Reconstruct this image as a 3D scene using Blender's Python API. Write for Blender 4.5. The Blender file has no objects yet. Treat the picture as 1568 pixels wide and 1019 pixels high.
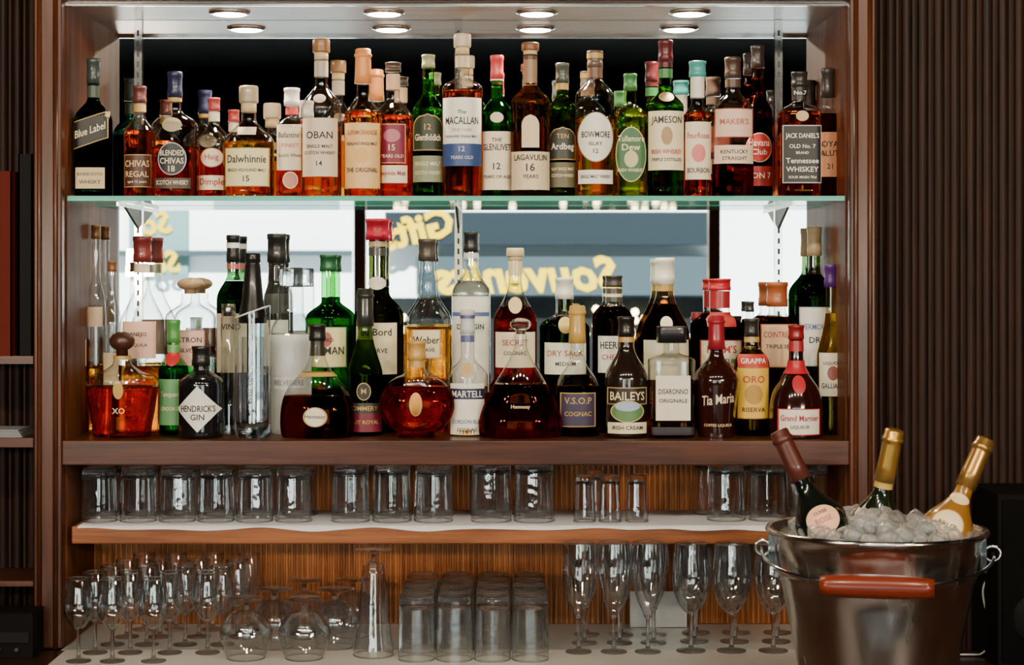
import bpy, math, random
from mathutils import Vector, Quaternion, Matrix
random.seed(7)
S=.0013; D=3.75; CZ=1.654
def PX(px,y=0): return (px-784)*S*(D+y)/D
def PZ(py,y=0): return CZ-(py-430)*S*(D+y)/D
def SC(y): return S*(D+y)/D
Z_TOP=1.823; Z_MID=1.338; Z_LOW=1.1665; Z_CNT=.926; Z_CEIL=2.2065; YM=.25
sc=bpy.context.scene
col=sc.collection
# ---------------------------------------------------------------- materials
MC={}
def newmat(name):
    m=bpy.data.materials.new(name); m.use_nodes=True
    nt=m.node_tree; nt.nodes.clear()
    out=nt.nodes.new('ShaderNodeOutputMaterial')
    return m,nt,out
def c4(c): return (c[0],c[1],c[2],1)
def paint(c,rough=.4,metal=0.,coat=0.,name='paint'):
    k=('p',tuple(c),rough,metal,coat)
    if k in MC: return MC[k]
    m,nt,out=newmat(name)
    b=nt.nodes.new('ShaderNodeBsdfPrincipled')
    no=nt.nodes.new('ShaderNodeTexNoise'); no.inputs['Scale'].default_value=60
    tc=nt.nodes.new('ShaderNodeTexCoord'); nt.links.new(tc.outputs['Object'],no.inputs['Vector'])
    mx=nt.nodes.new('ShaderNodeMix'); mx.data_type='RGBA'
    mx.inputs[6].default_value=c4([v*.9 for v in c]); mx.inputs[7].default_value=c4([min(1,v*1.08) for v in c])
    nt.links.new(no.outputs[0],mx.inputs[0]); nt.links.new(mx.outputs[2],b.inputs['Base Color'])
    b.inputs['Roughness'].default_value=rough; b.inputs['Metallic'].default_value=metal
    if rough>=.6: b.inputs['Specular IOR Level'].default_value=.12
    b.inputs['Coat Weight'].default_value=coat; b.inputs['Coat Roughness'].default_value=.05
    nt.links.new(b.outputs[0],out.inputs[0]); MC[k]=m; return m
def thin(tint=(.97,.98,.98),name='thin_glass',hi=.85,edge=.45,lo=.07,bump=0,pwr=3.2):
    k=('t',tuple(tint),hi,edge,lo,bump)
    if k in MC: return MC[k]
    m,nt,out=newmat(name)
    lw=nt.nodes.new('ShaderNodeLayerWeight'); lw.inputs['Blend'].default_value=.5
    pw=nt.nodes.new('ShaderNodeMath'); pw.operation='POWER'; pw.inputs[1].default_value=pwr
    nt.links.new(lw.outputs['Facing'],pw.inputs[0])
    ma=nt.nodes.new('ShaderNodeMath'); ma.operation='MULTIPLY_ADD'; ma.inputs[1].default_value=hi; ma.inputs[2].default_value=lo; ma.use_clamp=True
    nt.links.new(pw.outputs[0],ma.inputs[0])
    mc=nt.nodes.new('ShaderNodeMix'); mc.data_type='RGBA'
    mc.inputs[6].default_value=c4(tint); mc.inputs[7].default_value=c4([v*v*edge for v in tint])
    nt.links.new(pw.outputs[0],mc.inputs[0])
    tr=nt.nodes.new('ShaderNodeBsdfTransparent'); nt.links.new(mc.outputs[2],tr.inputs[0])
    gl=nt.nodes.new('ShaderNodeBsdfGlossy'); gl.inputs['Roughness'].default_value=.03
    if bump:
        tc=nt.nodes.new('ShaderNodeTexCoord'); no=nt.nodes.new('ShaderNodeTexNoise'); no.inputs['Scale'].default_value=55; no.inputs['Detail'].default_value=1
        nt.links.new(tc.outputs['Object'],no.inputs['Vector'])
        bp=nt.nodes.new('ShaderNodeBump'); bp.inputs['Strength'].default_value=bump; bp.inputs['Distance'].default_value=.004
        nt.links.new(no.outputs[0],bp.inputs['Height']); nt.links.new(bp.outputs[0],gl.inputs['Normal'])
    mx=nt.nodes.new('ShaderNodeMixShader')
    nt.links.new(ma.outputs[0],mx.inputs[0]); nt.links.new(tr.outputs[0],mx.inputs[1]); nt.links.new(gl.outputs[0],mx.inputs[2])
    nt.links.new(mx.outputs[0],out.inputs[0]); MC[k]=m; return m
def liquid(c,ior=1.42,tmix=.2,name='liquid_glass'):
    rough=c[3] if len(c)>3 else 0.
    k=('l',tuple(c),ior,tmix)
    if k in MC: return MC[k]
    m,nt,out=newmat(name)
    g=nt.nodes.new('ShaderNodeBsdfGlass'); g.inputs['Color'].default_value=c4(c); g.inputs['IOR'].default_value=ior; g.inputs['Roughness'].default_value=rough
    if rough>0:
        t=nt.nodes.new('ShaderNodeBsdfDiffuse'); t.inputs[0].default_value=c4([v*.9 for v in c[:3]])
    else:
        t=nt.nodes.new('ShaderNodeBsdfTransparent'); t.inputs[0].default_value=c4(c)
    mx=nt.nodes.new('ShaderNodeMixShader'); mx.inputs[0].default_value=tmix if rough==0 else .5
    nt.links.new(g.outputs[0],mx.inputs[1]); nt.links.new(t.outputs[0],mx.inputs[2]); nt.links.new(mx.outputs[0],out.inputs[0])
    MC[k]=m; return m
def emis(c,s,name='emitter'):
    m,nt,out=newmat(name); e=nt.nodes.new('ShaderNodeEmission'); e.inputs[0].default_value=c4(c); e.inputs[1].default_value=s
    nt.links.new(e.outputs[0],out.inputs[0]); return m
def wood(c1,c2,axis='X',rough=.35,name='wood',coat=.3,spec=.35):
    m,nt,out=newmat(name)
    b=nt.nodes.new('ShaderNodeBsdfPrincipled')
    tc=nt.nodes.new('ShaderNodeTexCoord'); mp=nt.nodes.new('ShaderNodeMapping')
    s=[38,38,38]; s['XYZ'.index(axis)]=2.2; mp.inputs['Scale'].default_value=s
    nt.links.new(tc.outputs['Object'],mp.inputs[0])
    n1=nt.nodes.new('ShaderNodeTexNoise'); n1.inputs['Scale'].default_value=1.5; n1.inputs['Detail'].default_value=6; n1.inputs['Distortion'].default_value=.6
    nt.links.new(mp.outputs[0],n1.inputs['Vector'])
    n2=nt.nodes.new('ShaderNodeTexNoise'); n2.inputs['Scale'].default_value=5; n2.inputs['Detail'].default_value=4
    nt.links.new(mp.outputs[0],n2.inputs['Vector'])
    ad=nt.nodes.new('ShaderNodeMath'); ad.operation='MULTIPLY_ADD'; ad.inputs[1].default_value=.45; nt.links.new(n2.outputs[0],ad.inputs[0]); nt.links.new(n1.outputs[0],ad.inputs[2])
    cr=nt.nodes.new('ShaderNodeValToRGB'); cr.color_ramp.elements[0].position=.5; cr.color_ramp.elements[1].position=.95
    cr.color_ramp.elements[0].color=c4(c1); cr.color_ramp.elements[1].color=c4(c2)
    nt.links.new(ad.outputs[0],cr.inputs[0]); nt.links.new(cr.outputs[0],b.inputs['Base Color'])
    bp=nt.nodes.new('ShaderNodeBump'); bp.inputs['Strength'].default_value=.08; bp.inputs['Distance'].default_value=.002
    nt.links.new(n2.outputs[0],bp.inputs['Height']); nt.links.new(bp.outputs[0],b.inputs['Normal'])
    b.inputs['Specular IOR Level'].default_value=spec
    b.inputs['Roughness'].default_value=rough; b.inputs['Coat Weight'].default_value=coat; b.inputs['Coat Roughness'].default_value=.15
    nt.links.new(b.outputs[0],out.inputs[0]); return m
W_H=wood((.03,.0075,.003),(.095,.026,.009),'X',name='mahogany_h',coat=.12)
W_V=wood((.033,.008,.003),(.105,.029,.010),'Z',name='mahogany_v',coat=.12)
W_SIDE=wood((.045,.012,.0045),(.15,.046,.017),'Z',name='inner_side_wood',coat=0,spec=.12,rough=.5)
W_BACK=wood((.22,.058,.013),(.56,.2,.055),'Z',name='niche_wood',coat=.05)
W_FRONT=wood((.15,.045,.014),(.33,.115,.037),'X',name='shelf_front_wood',coat=.15)
W_DARK=wood((.005,.0015,.0008),(.026,.008,.0035),'Z',rough=.55,name='dark_fluted_wood',coat=0,spec=.25)
W_CNT=wood((.012,.005,.003),(.04,.016,.008),'X',rough=.3,name='counter_dark_wood',coat=.1)
W_CEIL=wood((.12,.06,.035),(.25,.14,.085),'X',rough=.3,name='cabinet_ceiling_wood',coat=0,spec=.3)
STEEL=paint((.62,.62,.6),.22,1.,name='steel')
CHROME=paint((.75,.75,.75),.12,1.,name='chrome')
# ---------------------------------------------------------------- mesh builder
class MB:
    def __init__(s): s.v=[];s.f=[];s.m=[];s.mats=[];s.sm=[]
    def mi(s,m):
        if m not in s.mats: s.mats.append(m)
        return s.mats.index(m)
    def add(s,vs,fs,mat,smooth=True):
        o=len(s.v); s.v+= [tuple(v) for v in vs]; k=s.mi(mat)
        for f in fs: s.f.append([i+o for i in f]); s.m.append(k); s.sm.append(smooth)
    def box(s,x0,x1,y0,y1,z0,z1,mat):
        vs=[(x,y,z) for x in(x0,x1) for y in(y0,y1) for z in(z0,z1)]
        s.add(vs,[(0,1,3,2),(4,6,7,5),(0,4,5,1),(2,3,7,6),(0,2,6,4),(1,5,7,3)],mat,False)
    def lathe(s,prof,mat,seg=36,cx=0,cy=0,shape=None,cap0=True,cap1=True,facet=0,smooth=True):
        vs=[];fs=[]
        for r,z in prof:
            n,b=(2,1) if shape is None else shape(r)
            for i in range(seg):
                a=2*math.pi*i/seg; c,sn=math.cos(a),math.sin(a)
                k=(abs(c)**n+abs(sn)**n)**(-1/n)
                if facet: k*=1-facet*(1 if i%3==0 else 0)
                vs.append((cx+r*k*c,cy+r*b*k*sn,z))
        for j in range(len(prof)-1):
            for i in range(seg):
                i2=(i+1)%seg
                fs.append((j*seg+i,j*seg+i2,(j+1)*seg+i2,(j+1)*seg+i))
        if cap0 and prof[0][0]>1e-5: fs.append(tuple(range(seg-1,-1,-1)))
        if cap1 and prof[-1][0]>1e-5: fs.append(tuple((len(prof)-1)*seg+i for i in range(seg)))
        s.add(vs,fs,mat,smooth)
    def mesh(s,name):
        me=bpy.data.meshes.new(name); me.from_pydata(s.v,[],s.f)
        for m in s.mats: me.materials.append(m)
        me.polygons.foreach_set('material_index',s.m); me.polygons.foreach_set('use_smooth',s.sm)
        me.update(); return me
    def obj(s,name,loc=(0,0,0),parent=None):
        o=bpy.data.objects.new(name,s.mesh(name)); o.location=loc; col.objects.link(o)
        if parent: o.parent=parent
        return o
def empty(name,loc=(0,0,0)):
    e=bpy.data.objects.new(name,None); e.location=loc; col.objects.link(e); return e
def boxobj(name,x0,x1,y0,y1,z0,z1,mat,parent=None,bev=0):
    mb=MB(); mb.box(x0,x1,y0,y1,z0,z1,mat); o=mb.obj(name,(0,0,0),parent)
    if bev:
        md=o.modifiers.new('b','BEVEL'); md.width=bev; md.segments=3
    return o
def tube(mb,pts,r,mat,seg=10):
    vs=[];fs=[];n=len(pts); pts=[Vector(p) for p in pts]
    for i,p in enumerate(pts):
        t=(pts[min(i+1,n-1)]-pts[max(i-1,0)]).normalized()
        u=t.orthogonal() if i==0 else (pu-pu.dot(t)*t)
        u.normalize(); pu=u; w=t.cross(u)
        rr=r[i] if isinstance(r,(list,tuple)) else r
        for k in range(seg):
            a=2*math.pi*k/seg; vs.append(p+u*math.cos(a)*rr+w*math.sin(a)*rr)
    for i in range(n-1):
        for k in range(seg):
            k2=(k+1)%seg; fs.append((i*seg+k,i*seg+k2,(i+1)*seg+k2,(i+1)*seg+k))
    fs.append(tuple(range(seg-1,-1,-1))); fs.append(tuple((n-1)*seg+k for k in range(seg)))
    mb.add(vs,fs,mat)
TC={}
def textgeo(s,off=.012):
    if s in TC: return TC[s]
    cu=bpy.data.curves.new('t','FONT'); cu.body=s; cu.resolution_u=2; cu.offset=off; cu.align_x='CENTER'
    ob=bpy.data.objects.new('t',cu); col.objects.link(ob)
    dg=bpy.context.evaluated_depsgraph_get(); me=bpy.data.meshes.new_from_object(ob.evaluated_get(dg))
    vs=[(v.co.x,v.co.y) for v in me.vertices]; fs=[tuple(p.vertices) for p in me.polygons]
    bpy.data.objects.remove(ob); bpy.data.meshes.remove(me)
    x0=min(v[0] for v in vs);x1=max(v[0] for v in vs);y0=min(v[1] for v in vs);y1=max(v[1] for v in vs)
    h=y1-y0; vs=[((v[0]-(x0+x1)/2)/h,(v[1]-(y0+y1)/2)/h) for v in vs]
    TC[s]=(vs,fs,(x1-x0)/h); return TC[s]
def catmull(P,sub=6):
    out=[]
    for i in range(len(P)-1):
        p0=P[max(i-1,0)];p1=P[i];p2=P[i+1];p3=P[min(i+2,len(P)-1)]
        for k in range(sub):
            t=k/sub
            out.append(tuple(.5*((2*p1[j])+(-p0[j]+p2[j])*t+(2*p0[j]-5*p1[j]+4*p2[j]-p3[j])*t*t+(-p0[j]+3*p1[j]-3*p2[j]+p3[j])*t**3) for j in(0,1)))
    out.append(P[-1]); return out
CLEAR=(.975,.985,.98)
AMB=(.86,.35,.04); PALE=(.95,.7,.24); GOLD=(.95,.55,.1); RED=(.66,.11,.025); DRED=(.4,.05,.02); DGRN=(.05,.2,.05); WAT=(.97,.985,.985)
CREAM=(.8,.71,.52); WHT=(.85,.82,.75); BLK=(.006,.006,.007); INK=(.015,.012,.01); GLD=(.5,.32,.09); BEIGE=(.62,.48,.28)
def build_bottle(name,W,H,fr,liq,lvl,cap,labels=(),bands=(),gl=CLEAR,n=2,b=1,p=1.25,prof=None,nr=.3,cb=.9,nk=.8,sh=.6,cw=None,capkind='cyl'):
    R=W/2; mb=MB()
    nrm=nr*R
    if prof is None:
        pr=[(0,0.003),(R*.82,0.0),(R*.93,.001),(R*.985,.005),(R,.012)]
        m=8
        for i in range(m+1): pr.append((R,.014+(sh*H-.014)*i/m))
        for i in range(1,15):
            t=i/14; pr.append((nrm+(R-nrm)*.5*(1+math.cos(math.pi*t**p)),(sh+(nk-sh)*t)*H))
        for i in range(1,5): pr.append((nrm,(nk+(cb-nk)*i/4)*H))
    else:
        pr=[(0,.003)]+[(max(0,a),max(0,z)) for a,z in catmull([(a*R,z*H) for a,z in prof],6)]
    def shape(r):
        if n==2 and b==1: return (2,1)
        t=max(0,min(1,(r/R-nr*1.1)/max(.05,(.85-nr)))); return (2+(n-2)*t,1+(b-1)*t)
    def rad(z):
        for i in range(len(pr)-1):
            if pr[i][1]<=z<=pr[i+1][1] and pr[i+1][1]>pr[i][1]:
                t=(z-pr[i][1])/(pr[i+1][1]-pr[i][1]); return pr[i][0]+(pr[i+1][0]-pr[i][0])*t
        return pr[-1][0]
    if liq[0]=='paint':
        mb.lathe(pr,paint(liq[1],liq[2] if len(liq)>2 else .12,coat=.8),shape=shape)
    else:
        z=lvl*H; lo=[q for q in pr if q[1]<z]; hi=[q for q in pr if q[1]>=z]
        rz=rad(z)
        mb.lathe(lo+[(rz,z)],liquid(liq),shape=shape)
        if hi: mb.lathe([(rz,z+.0004)]+hi,thin(gl,lo=.1),shape=shape,cap0=False,cap1=False)
    cr=(cw*R if cw else nrm*1.12); z0=cb*H; z1=H
    if not isinstance(cap[0],(tuple,list)): cap=(cap[:3],)
    cm=paint(cap[0],cap[1] if len(cap)>1 else .35,cap[2] if len(cap)>2 else 0,coat=.3)
    if capkind=='cyl':
        h=z1-z0
        cp=[(cr*1.02,z0),(cr*1.02,z0+h*.3),(cr*.97,z0+h*.34),(cr*.97,z0+h*.8),(cr*1.04,z0+h*.82),(cr*1.04,z0+h*.97),(cr*.95,z0+h),(0,z0+h)]
        mb.lathe([(0,z0)]+cp,cm,28)
    elif capkind=='glasscap':
        h=z1-z0
        mb.lathe([(0,z0),(cr,z0),(cr*1.02,z0+h*.1),(cr,z0+h*.9),(cr*.92,z1),(0,z1)],liquid(WAT,1.45),28)
    elif capkind=='cork':
        h=z1-z0
        mb.lathe([(0,z0),(cr*.95,z0),(cr*.95,z0+h*.35)],paint(BEIGE,.6),28)
        mb.lathe([(0,z0+h*.35),(cr*1.15,z0+h*.36),(cr*1.2,z0+h*.42),(cr*1.2,z0+h*.92),(cr*1.1,z0+h),(0,z0+h)],cm,28)
    elif capkind=='square':
        mb.lathe([(0,z0),(cr,z0),(cr,z1-.001),(cr*.97,z1),(0,z1)],cm,40,shape=lambda r:(9,1))
    elif capkind=='foil':
        h=z1-z0
        cp=[(cr*1.12,z0),(cr*1.05,z0+h*.3),(cr,z0+h*.72),(cr*1.0,z0+h*.76),(cr*1.14,z0+h*.78),(cr*1.14,z0+h*.84),(cr*1.02,z0+h*.86),(cr*1.0,z0+h*.97),(cr*.85,z0+h),(0,z0+h)]
        mb.lathe([(0,z0)]+cp,cm,28)
    elif capkind in('ball','gball'):
        h=z1-z0
        pp=[(0,z0),(cr*.6,z0),(cr*.6,z0+h*.25)]+[(max(0,cr*1.3*math.sin(a)),z0+h*.6-h*.4*math.cos(a)) for a in [math.pi*k/10 for k in range(2,11)]]
        mb.lathe(pp,cm if capkind=='ball' else liquid(WAT,1.45),28)
    for (z0,z1,c,*e) in bands:
        z0,z1=sorted((fr(z0),fr(z1))); z0*=H; z1*=H; ex=e[0] if e else .0009
        ring=[(rad(z0+(z1-z0)*i/6)+ex,z0+(z1-z0)*i/6) for i in range(7)]
        mb.lathe(ring,paint(c,.35,coat=.2),shape=shape,cap0=False,cap1=False)
    def surf(x,z,off):
        r=rad(z)+off; nn,bb=shape(r); q=min(.9999,abs(x/r)); return -(bb*r)*(1-q**nn)**(1/nn)
    def patch(kind,z0,z1,hw,c,off,sl=0,metal=0):
        nz=16 if kind!='rect' else 6; nx=14; vs=[];fs=[]
        for j in range(nz+1):
            t=-1+2*j/nz
            if kind in('oval','diamond','arch'):
                if kind=='oval': t=math.sin(t*math.pi/2); ws=math.sqrt(max(0,1-t*t))
                elif kind=='diamond': ws=1-abs(t)
                else: ws=1 if t<.3 else math.sqrt(max(0,1-((t-.3)/.7)**2))
            else: ws=1
            z=(z0+z1)/2+t*(z1-z0)/2
            for i in range(nx+1):
                s=-1+2*i/nx; r=rad(z); x=r*math.sin(s*math.asin(min(.99,hw*max(ws,.001)*R/max(r,hw*R))))
                zz=z+x*sl
                vs.append((x*(1+off/r),surf(x,zz,off),zz))
        for j in range(nz):
            for i in range(nx):
                a=j*(nx+1)+i; fs.append((a,a+1,a+nx+2,a+nx+1))
        mb.add(vs,fs,paint(c,.45,metal))
    off=.0006; flat=n>=3
    for L in labels:
        kind,y0,y1,hw,c=L[:5]; ex=L[5] if len(L)>5 else {}
        z0,z1=sorted((fr(y0)*H,fr(y1)*H)); sl=ex.get('sl',0)
        if kind!='text':
            if 'bd' in ex:
                d=.0018; patch(kind,z0,z1,hw,ex['bd'],off,sl)
                z0+=d;z1-=d;hw2=hw-.05; off+=.0003
            else: hw2=hw
            patch(kind,z0,z1,hw2,c,off,sl,ex.get('metal',0)); off+=.0003
        for T in ex.get('tx',()):
            s,yc,hp,tcol=T[:4]; tsl=T[4] if len(T)>4 else sl
            vs,fs,asp=textgeo(s); zc=fr(yc)*H; h=hp*H/ (fr.span)
            mxw=2*hw*R*(.84 if flat or kind in('oval','diamond') else .95); vsx=1
            if asp*h>mxw: q=mxw/(asp*h); h*=q; vsx=min(1.5,1/q)
            r0=rad(zc); o2=off+.0005; out=[]
            for (a,bz) in vs:
                x=a*h; z=zc+bz*h*vsx
                if not flat: x=r0*math.sin(max(-1.3,min(1.3,x/r0)))
                z+=x*tsl
                r=rad(z); x=max(-r*.99,min(r*.99,x)); out.append((x*(1+o2/r),surf(x,z,o2),z))
            mb.add(out,fs,paint(tcol,.5),False)
    return mb
class FR:
    def __init__(s,base,top): s.base=base; s.span=base-top
    def __call__(s,py): return (s.base-py)/s.span
def B(name,x,w,top,cb,nk,sh,nw,y,liq,lvl,cap,labels=(),shelf=Z_TOP,prof=None,**k):
    base=430+(CZ-shelf)/SC(y); fr=FR(base,top); H=(base-top)*SC(y); W=w*SC(y)
    kw=dict(k)
    if 'cw' in kw: kw['cw']=kw['cw']/(w/2)
    if prof: prof=[(a,0 if py is None else fr(py)) for a,py in prof]
    mb=build_bottle(name,W,H,fr,liq,fr(lvl) if lvl else 0,cap,labels,nr=nw/(w/2),cb=fr(cb),nk=fr(nk),sh=fr(sh),prof=prof,**kw)
    return mb.obj(name,(PX(x,y),y,shelf))
# ---------------------------------------------------------------- TOP SHELF
YT=.06
def T(name,x,w,top,cb,nk,sh,nw,liq,lvl,cap,labels=(),y=YT,**k): return B(name,x,w,top,cb,nk,sh,nw,y,liq,lvl,cap,labels,**k)
whisky='whisky_bottle'
T(whisky,143,54,90,128,150,188,9,(.03,.10,.07),135,(.03,.05,.05),[('rect',180,222,.97,BLK,{'sl':.35,'bd':GLD,'tx':[('Blue Label',201,15,(.8,.7,.5))]}),('rect',258,290,.8,BEIGE,{'tx':[('BLENDED SCOTCH',268,6,INK),('WHISKY',280,6,INK)]})],n=5,b=.85,bands=[(132,150,(.05,.08,.06))],gl=(.2,.35,.28))
T(whisky,214,48,132,158,178,208,9,AMB,200,(.12,.03,.03),[('rect',238,288,.85,(.08,.03,.02),{'bd':GLD,'tx':[('CHIVAS',252,10,(.8,.6,.3)),('REGAL',268,9,(.8,.6,.3)),('aged 12 years',280,5,CREAM)]})],y=.1,bands=[(160,172,GLD)])
T(whisky,268,72,110,150,168,200,10,AMB,226,(.015,.02,.07),[('oval',220,270,.6,(.02,.022,.03),{'bd':(.45,.45,.5),'tx':[('BLENDED',236,8,CREAM),('CHIVAS',248,9,CREAM),('18',260,9,CREAM)]}),('rect',274,290,.75,(.06,.04,.03),{'tx':[('SCOTCH WHISKY',281,7,CREAM)]}),('oval',182,204,.4,(.35,.3,.2))],bands=[(150,156,GLD)],p=1.6,b=.8)
T(whisky,328,50,150,170,190,225,8,AMB,232,(.4,.05,.05),[('oval',228,258,.72,CREAM,{'bd':(.5,.1,.08),'tx':[('Haig',243,11,(.4,.05,.05))]}),('rect',270,292,.8,CREAM,{'tx':[('Dimple',281,13,(.4,.05,.05))]})],bands=[(172,186,CREAM)],p=1.7,y=.11)
T(whisky,381,78,132,172,182,222,11,PALE,218,(.42,.34,.24),[('rect',228,287,.86,(.78,.7,.4),{'bd':GLD,'tx':[('Dalwhinnie',245,12,INK),('SINGLE HIGHLAND MALT',262,5,INK),('15',275,9,INK)]}),('rect',196,208,.35,CREAM)],capkind='cork',p=1.2,b=.75)
T(whisky,447,46,135,162,178,196,9,AMB,215,(.8,.77,.72),[('rect',192,262,.9,CREAM,{'tx':[("Ballantine's",208,13,INK),('FINEST',224,6,(.5,.1,.08)),('Scotch Whisky',240,7,INK)]}),('oval',264,290,.5,(.55,.25,.2),{'bd':CREAM})],n=4.5,b=.85,bands=[(164,176,(.5,.05,.05))],cw=12,y=.11)
T(whisky,492,62,60,92,128,172,10,PALE,196,(.26,.13,.05),[('rect',183,272,.85,(.7,.58,.44),{'tx':[('OBAN',209,11,INK),('SINGLE MALT',226,5,INK),('SCOTCH WHISKY',236,5,INK),('14',252,8,INK)]}),('oval',146,160,.3,(.7,.6,.5))],bands=[(94,118,(.42,.36,.3))],capkind='cork',p=1.3)
T(whisky,556,58,75,128,142,180,10,GOLD,172,(.75,.28,.08),[('rect',190,290,.92,(.8,.5,.22),{'bd':(.8,.35,.08),'tx':[('GLENMORANGIE',205,10,(.35,.12,.03)),('HIGHLAND SINGLE MALT',222,5,INK),('THE ORIGINAL',262,7,INK)]}),('oval',228,252,.35,(.75,.42,.12))],capkind='foil',p=.95,cw=12)
T(whisky,602,62,96,110,150,186,10,AMB,178,(.06,.04,.03),[('rect',192,252,.66,(.2,.008,.04),{'bd':(.6,.4,.2),'tx':[('15',228,9,CREAM),('YEARS OLD',241,5,CREAM)]}),('oval',200,220,.4,(.45,.15,.2)),('rect',255,282,.72,CREAM,{'tx':[('Speyside Malt',268,9,(.3,.02,.08))]})],bands=[(114,138,(.65,.42,.26))],p=1.3,cw=12,y=.11)
T(whisky,656,48,84,104,140,170,9,(.1,.5,.08),120,(.35,.36,.2),[('arch',176,232,.92,(.02,.035,.015),{'bd':GLD,'tx':[('Glenfiddich',212,11,(.85,.78,.6)),('12',196,9,GLD)]}),('rect',240,280,.92,(.22,.26,.16),{'tx':[('SINGLE MALT',252,6,CREAM),('SCOTCH WHISKY',266,6,CREAM)]})],gl=(.3,.75,.25),p=.9,y=.08)
T(whisky,708,62,52,84,118,142,10,AMB,140,(.62,.5,.36),[('rect',152,222,.93,WHT,{'tx':[('The',174,6,INK),('MACALLAN',187,12,INK),('FINE OAK',201,5,(.5,.35,.2)),('HIGHLAND SINGLE MALT',211,4,INK)]}),('rect',222,256,.93,(.03,.07,.22),{'tx':[('12',230,8,(.6,.6,.7)),('YEARS OLD',243,5,(.6,.6,.7))]})],capkind='cork',p=1.9,bands=[(86,104,(.6,.5,.32))])
T(whisky,761,50,85,122,148,176,9,(.1,.5,.15),130,(.6,.05,.06),[('oval',174,190,.4,(.7,.6,.42)),('rect',203,292,.95,CREAM,{'tx':[('THE',216,6,INK),('GLENLIVET',227,12,INK),('12',256,10,INK),('YEARS OF AGE',272,5,INK)]})],gl=(.3,.8,.35),bands=[(112,124,WHT,.0016)],p=1.1,y=.085)
T(whisky,812,60,66,84,128,160,10,(.5,.28,.03),132,(.22,.08,.03),[('arch',178,228,.44,(.72,.58,.38)),('rect',234,292,.95,(.74,.6,.4),{'tx':[('LAGAVULIN',243,9,INK),('16',258,12,INK),('YEARS',272,6,INK)]})],bands=[(86,92,(.1,.05,.03)),(92,128,(.32,.2,.12))],p=1.1,gl=(.5,.38,.15),capkind='cork')
T(whisky,861,42,97,128,145,170,9,(.2,.34,.1),140,(.06,.07,.06),[('arch',196,246,.92,(.03,.035,.03),{'bd':GLD,'tx':[('Ardbeg',227,13,(.85,.8,.7)),('TEN',210,7,GLD)]}),('rect',250,288,.9,(.12,.11,.06),{'tx':[('ISLAY SINGLE MALT',260,5,CREAM),('SCOTCH WHISKY',270,5,CREAM)]})],bands=[(128,138,GLD)],gl=(.35,.55,.25),y=.08)
T(whisky,911,60,78,104,120,152,11,PALE,180,(.12,.08,.06),[('oval',174,250,.9,WHT,{'bd':(.4,.3,.2),'tx':[('BOWMORE',208,10,INK),('ISLAY',222,6,INK),('12',233,7,INK)]}),('rect',262,283,.85,WHT,{'tx':[('SINGLE MALT WHISKY',272,6,INK)]})],bands=[(104,120,(.15,.08,.05)),(82,90,GLD,.002)],p=1.3,cw=12)
T(whisky,965,51,113,138,158,180,9,(.68,.75,.12),166,(.05,.2,.06),[('oval',196,280,.9,(.04,.14,.05),{'bd':(.75,.68,.3),'tx':[('Tullamore',214,9,CREAM),('Dew',227,10,CREAM),('IRISH WHISKEY',262,5,CREAM)]}),('oval',232,258,.4,(.6,.55,.3))],gl=(.75,.85,.4),n=3,b=.9,y=.07)
T(whisky,1019,56,62,96,138,166,10,(.14,.4,.04),130,(.1,.012,.02),[('rect',172,262,.95,(.82,.73,.5),{'tx':[('JAMESON',187,14,INK),('IRISH WHISKEY',234,7,(.4,.05,.05)),('TRIPLE DISTILLED',246,5,INK)]}),('oval',196,224,.3,(.4,.25,.12)),('oval',142,158,.4,(.42,.3,.14))],bands=[(96,104,(.08,.012,.012)),(106,120,(.05,.22,.06))],gl=(.3,.55,.15),p=1.15)
T('bourbon_bottle',1068,41,94,118,158,182,10,AMB,172,(.06,.36,.36),[('rect',188,276,.93,CREAM,{'tx':[('FourRoses',209,11,(.4,.1,.1)),('BOURBON',262,8,INK)]}),('oval',222,250,.5,(.7,.18,.18))],bands=[(118,150,(.8,.76,.66),.0012)],cw=13)
T('rum_bottle',1122,64,88,120,140,175,11,DRED,252,(.07,.04,.03),[('rect',168,212,.9,(.76,.52,.4),{'bd':(.5,.12,.08),'tx':[("MAKER'S",188,9,(.4,.1,.08))]}),('rect',224,252,.9,(.78,.6,.46),{'tx':[('KENTUCKY',234,6,INK),('STRAIGHT',244,6,INK)]})],bands=[(122,134,(.1,.06,.04))],n=2,b=.8,p=1.5)
T('rum_bottle',1160,46,70,104,140,180,9,(.25,.06,.02),120,(.03,.02,.02),[('oval',205,250,.85,(.5,.03,.03),{'bd':CREAM,'tx':[('Havana',220,11,WHT),('Club',234,9,WHT)]}),('rect',256,286,.9,(.3,.02,.02),{'tx':[('RON 7',270,9,CREAM)]})],y=.18,gl=(.4,.2,.1))
T('whiskey_bottle',1224,62,110,134,156,176,11,AMB,172,(.02,.02,.02),[('rect',194,282,.94,(.008,.008,.009),{'bd':(.55,.55,.52),'tx':[("JACK DANIEL'S",211,10,WHT),('OLD No. 7',226,6,WHT),('BRAND',236,4,WHT),('Tennessee',248,8,WHT),('WHISKEY',261,8,WHT),('SOUR MASH 70cl',273,4,WHT)]}),('rect',138,148,.33,BLK,{'tx':[('No.7',143,6,WHT)]}),('oval',172,188,.3,(.6,.4,.2))],n=6,b=.95,p=1.4,bands=[(134,154,(.03,.02,.02))])
T(whisky,1267,44,105,150,165,182,9,(.28,.07,.02),175,(.04,.03,.03),[('rect',204,272,.92,(.7,.32,.15),{'tx':[('ROYAL',222,9,INK),('SALUTE',236,9,INK),('21',256,8,INK)]})],y=.13,p=1.4)
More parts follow.
